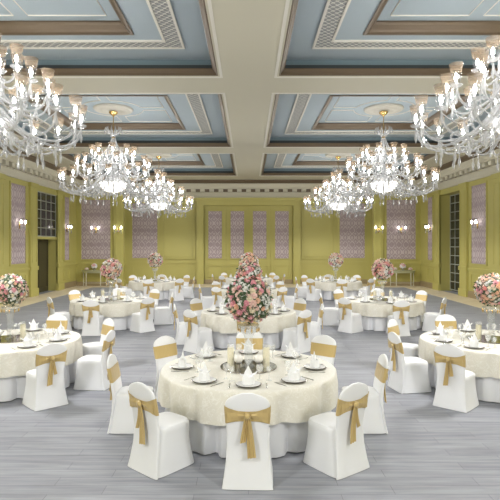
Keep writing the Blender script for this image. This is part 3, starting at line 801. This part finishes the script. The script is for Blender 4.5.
for ti, (tn, X, Y, angs, det, frad, nr, ind, wts) in enumerate(TABLES):
    rnd = random.Random(50 + ti)
    make_table('round banquet table in a white floor-length skirt, the %s' % tn, 'ivory embroidered cloth draped over the %s' % tn, (X, Y, 0), 20 + ti)
    for a in angs:
        ar = R(a + rnd.uniform(-2, 2)); rr = 1.435 + rnd.uniform(-.01, .03)
        x, y = X + rr * sin(ar), Y - rr * cos(ar)
        PROTO['banquet_chair'] = chair_a if rnd.random() < .6 else chair_b
        lb = 'white-covered chair with gold sash and bow, at the %s of the %s' % (bucket(a), tn)
        inst('banquet_chair', lb, 'chair', (x, y, 0), ar + R(rnd.uniform(-4, 4)), 'chairs round the ' + tn)
    seats = list(angs) if det < 3 or X == 0 else sorted(set([round(v) for v in angs] + ([0, 315, 268] if X < 0 else [0, 45, 92])))
    zt = HT + .001
    for a in seats:
        ar = R(a); sx, sy = sin(ar), -cos(ar); tx, ty = cos(ar), sin(ar)      # outward, and to the diner's side
        P = lambda out, tan, z=zt: (X + out * sx + tan * tx, Y + out * sy + tan * ty, z)
        where = 'at the %s of the %s' % (bucket(a), tn)
        p = P(.84, 0); u, v = px(*p)
        if not (-12 < u < 512): continue
        inst('charger_plate', 'round plate on a dark charger ' + where, 'plate', p, ar, 'plates on the ' + tn)
        inst('folded_napkin', 'white folded napkin standing on a plate ' + where, 'napkin', P(.84, 0, zt + .016), ar + rnd.uniform(-.5, .5), 'napkins on the ' + tn)
        inst('water_goblet', 'clear water goblet ' + where, 'glass', P(.60, .13), ar, 'water goblets on the ' + tn)
        if det >= 2:
            inst('wine_glass', 'small wine glass ' + where, 'glass', P(.63, .235), ar, 'wine glasses on the ' + tn)
        if det >= 3:
            inst('fork', 'silver fork beside a plate ' + where, 'fork', P(.85, -.21), ar, 'forks on the ' + tn)
            inst('knife', 'silver knife beside a plate ' + where, 'knife', P(.85, .20), ar, 'knives on the ' + tn)
    inst('mirror_tray', 'round mirror tray under the vase on the ' + tn, 'tray', (X, Y, zt), 0, 'mirror trays')
    zv = zt + .0135
    v = inst('vase_stand', 'clear glass vase stand holding the flower ball on the ' + tn, 'vase', (X, Y, zv), 0, 'glass vase stands')
    if det >= 2:
        for k in range(10):
            a = 2 * pi * k / 10; place(vz_drop, 'crystal_drop', v, (.132 * cos(a), .132 * sin(a), .52))
    zr = zv + .53 + frad * (.93 if ind else 1.0) + .015
    colr = {0: 'pink and white', 1: 'mixed pink and white', 2: 'pale peach', 3: 'cream and peach', 4: 'cream, white and blush', 5: 'blush and cream', 6: 'small white and blush', 7: 'peach and blush', 8: 'blush pink and white', 9: 'small pink and white'}[ti]
    flower_ball('%s rose ball on the glass vase of the %s' % (colr, tn), (X + .01, Y, zr), frad, nr, ind, wts, 100 + ti)
    if det >= 2:
        for s in (-1, 1):
            sd = 'left' if s < 0 else 'right'
            inst('pillar_candle', 'cream pillar candle in glass, %s of the vase on the %s' % (sd, tn), 'candle', (X + s * .225, Y - .04, zv), 0, 'pillar candles')
            if det >= 3:
                inst('globe_candle_holder', 'white globe candle holder, %s of the vase on the %s' % (sd, tn), 'candle holder', (X + s * .125, Y - .12, zv), 0, 'globe candle holders')

# ------------------------------------------------------------------ console tables with bowls of flowers
def console(s, nm):
    x, y = s * 8.54, RY - .12
    t = thing('console_table', 'pale green console table with slim legs against the %s return wall' % nm, 'console table', (x, y, 0), 0, 'console tables')
    W, Dp, H = .74, .46, .88
    def half(z0, z1, w, d):
        n = 16; pts = [(w * cos(pi + pi * k / n), -abs(d * sin(pi * k / n)) ** 1.0) for k in range(n + 1)]
        pts = [(math.copysign(w * abs(cos(pi * k / n)) ** .6, cos(pi + pi * k / n)), -d * sin(pi * k / n) ** .7) for k in range(n + 1)]
        return MB().loft([[(p[0], p[1], z0) for p in pts], [(p[0], p[1], z1) for p in pts]])
    half(H - .04, H, W, Dp).build('top', M['console'], t, False)
    half(H - .14, H - .04, W - .05, Dp - .05).build('apron', M['console'], t, False)
    for (lx, ly) in ((-.64, -.06), (.64, -.06), (-.40, -.36), (.40, -.36)):
        MB().tube([(lx, ly, .005), (lx, ly, .06), (lx, ly, .5), (lx, ly, H - .14)], [.026, .02, .024, .034], 10).build('leg', M['console_leg'], t)
    st = MB().tube([(-.64, -.06, .2), (-.40, -.36, .2), (.40, -.36, .2), (.64, -.06, .2)], .014, 6); st.build('stretcher', M['console_leg'], t)
    for k, (dx, r, nmk) in enumerate(((0, .17, 'large ball of white and pink roses in the middle'), (-.42, .11, 'low rose bowl at the left end'), (.42, .11, 'low rose bowl at the right end'))):
        f = thing('rose_bowl', '%s of the %s console table' % (nmk, nm), 'flower arrangement', (x + dx, y - .2, H + .001), 0, 'rose bowls on the %s console' % nm)
        b = .06 if k == 0 else .05
        MB().lathe([(0, 0), (.06, 0), (.09, b * .6), (.10, b + .02), (.09, b + .02), (0, b * .8)], 16).build('bowl', M['vase'], f)
        rnd = random.Random(k + 9); m = MB()
        for d in directions(40):
            if d.z < -.45: continue
            m.merge(RMB, Matrix.Translation(Vector((0, 0, b + r * (.95 if k == 0 else .3))) + Vector((d.x, d.y, d.z * (1 if k == 0 else .6))) * r * .75) @ d.to_track_quat('Z', 'Y').to_matrix().to_4x4() @ Matrix.Scale(r * .36, 4), rnd.choices(range(6), (1, 4, 7, 3, 1, 0))[0])
        o = m.build('roses', ROSE, f); o['kind'] = 'stuff'
        core = MB().blob((0, 0, b + r * (.95 if k == 0 else .3)), r * .7, r * .7, r * (.7 if k == 0 else .4), 12, 8).build('foliage', M['leaf'], f); core['kind'] = 'stuff'
console(-1, 'left'); console(1, 'right')

# ------------------------------------------------------------------ world and colour management
w = bpy.data.worlds.new('world'); SC.world = w; w.use_nodes = True
w.node_tree.nodes['Background'].inputs[0].default_value = (.6, .65, .7, 1); w.node_tree.nodes['Background'].inputs[1].default_value = .3
SC.view_settings.view_transform = 'Standard'; SC.view_settings.look = 'None'
SC.view_settings.exposure = 0.64; SC.view_settings.gamma = 1.0; SC.view_settings.use_curve_mapping = False
cy = SC.cycles
cy.max_bounces = 10; cy.diffuse_bounces = 5; cy.glossy_bounces = 3; cy.transparent_max_bounces = 24
cy.sample_clamp_indirect = 6.0; cy.caustics_reflective = False; cy.caustics_refractive = False
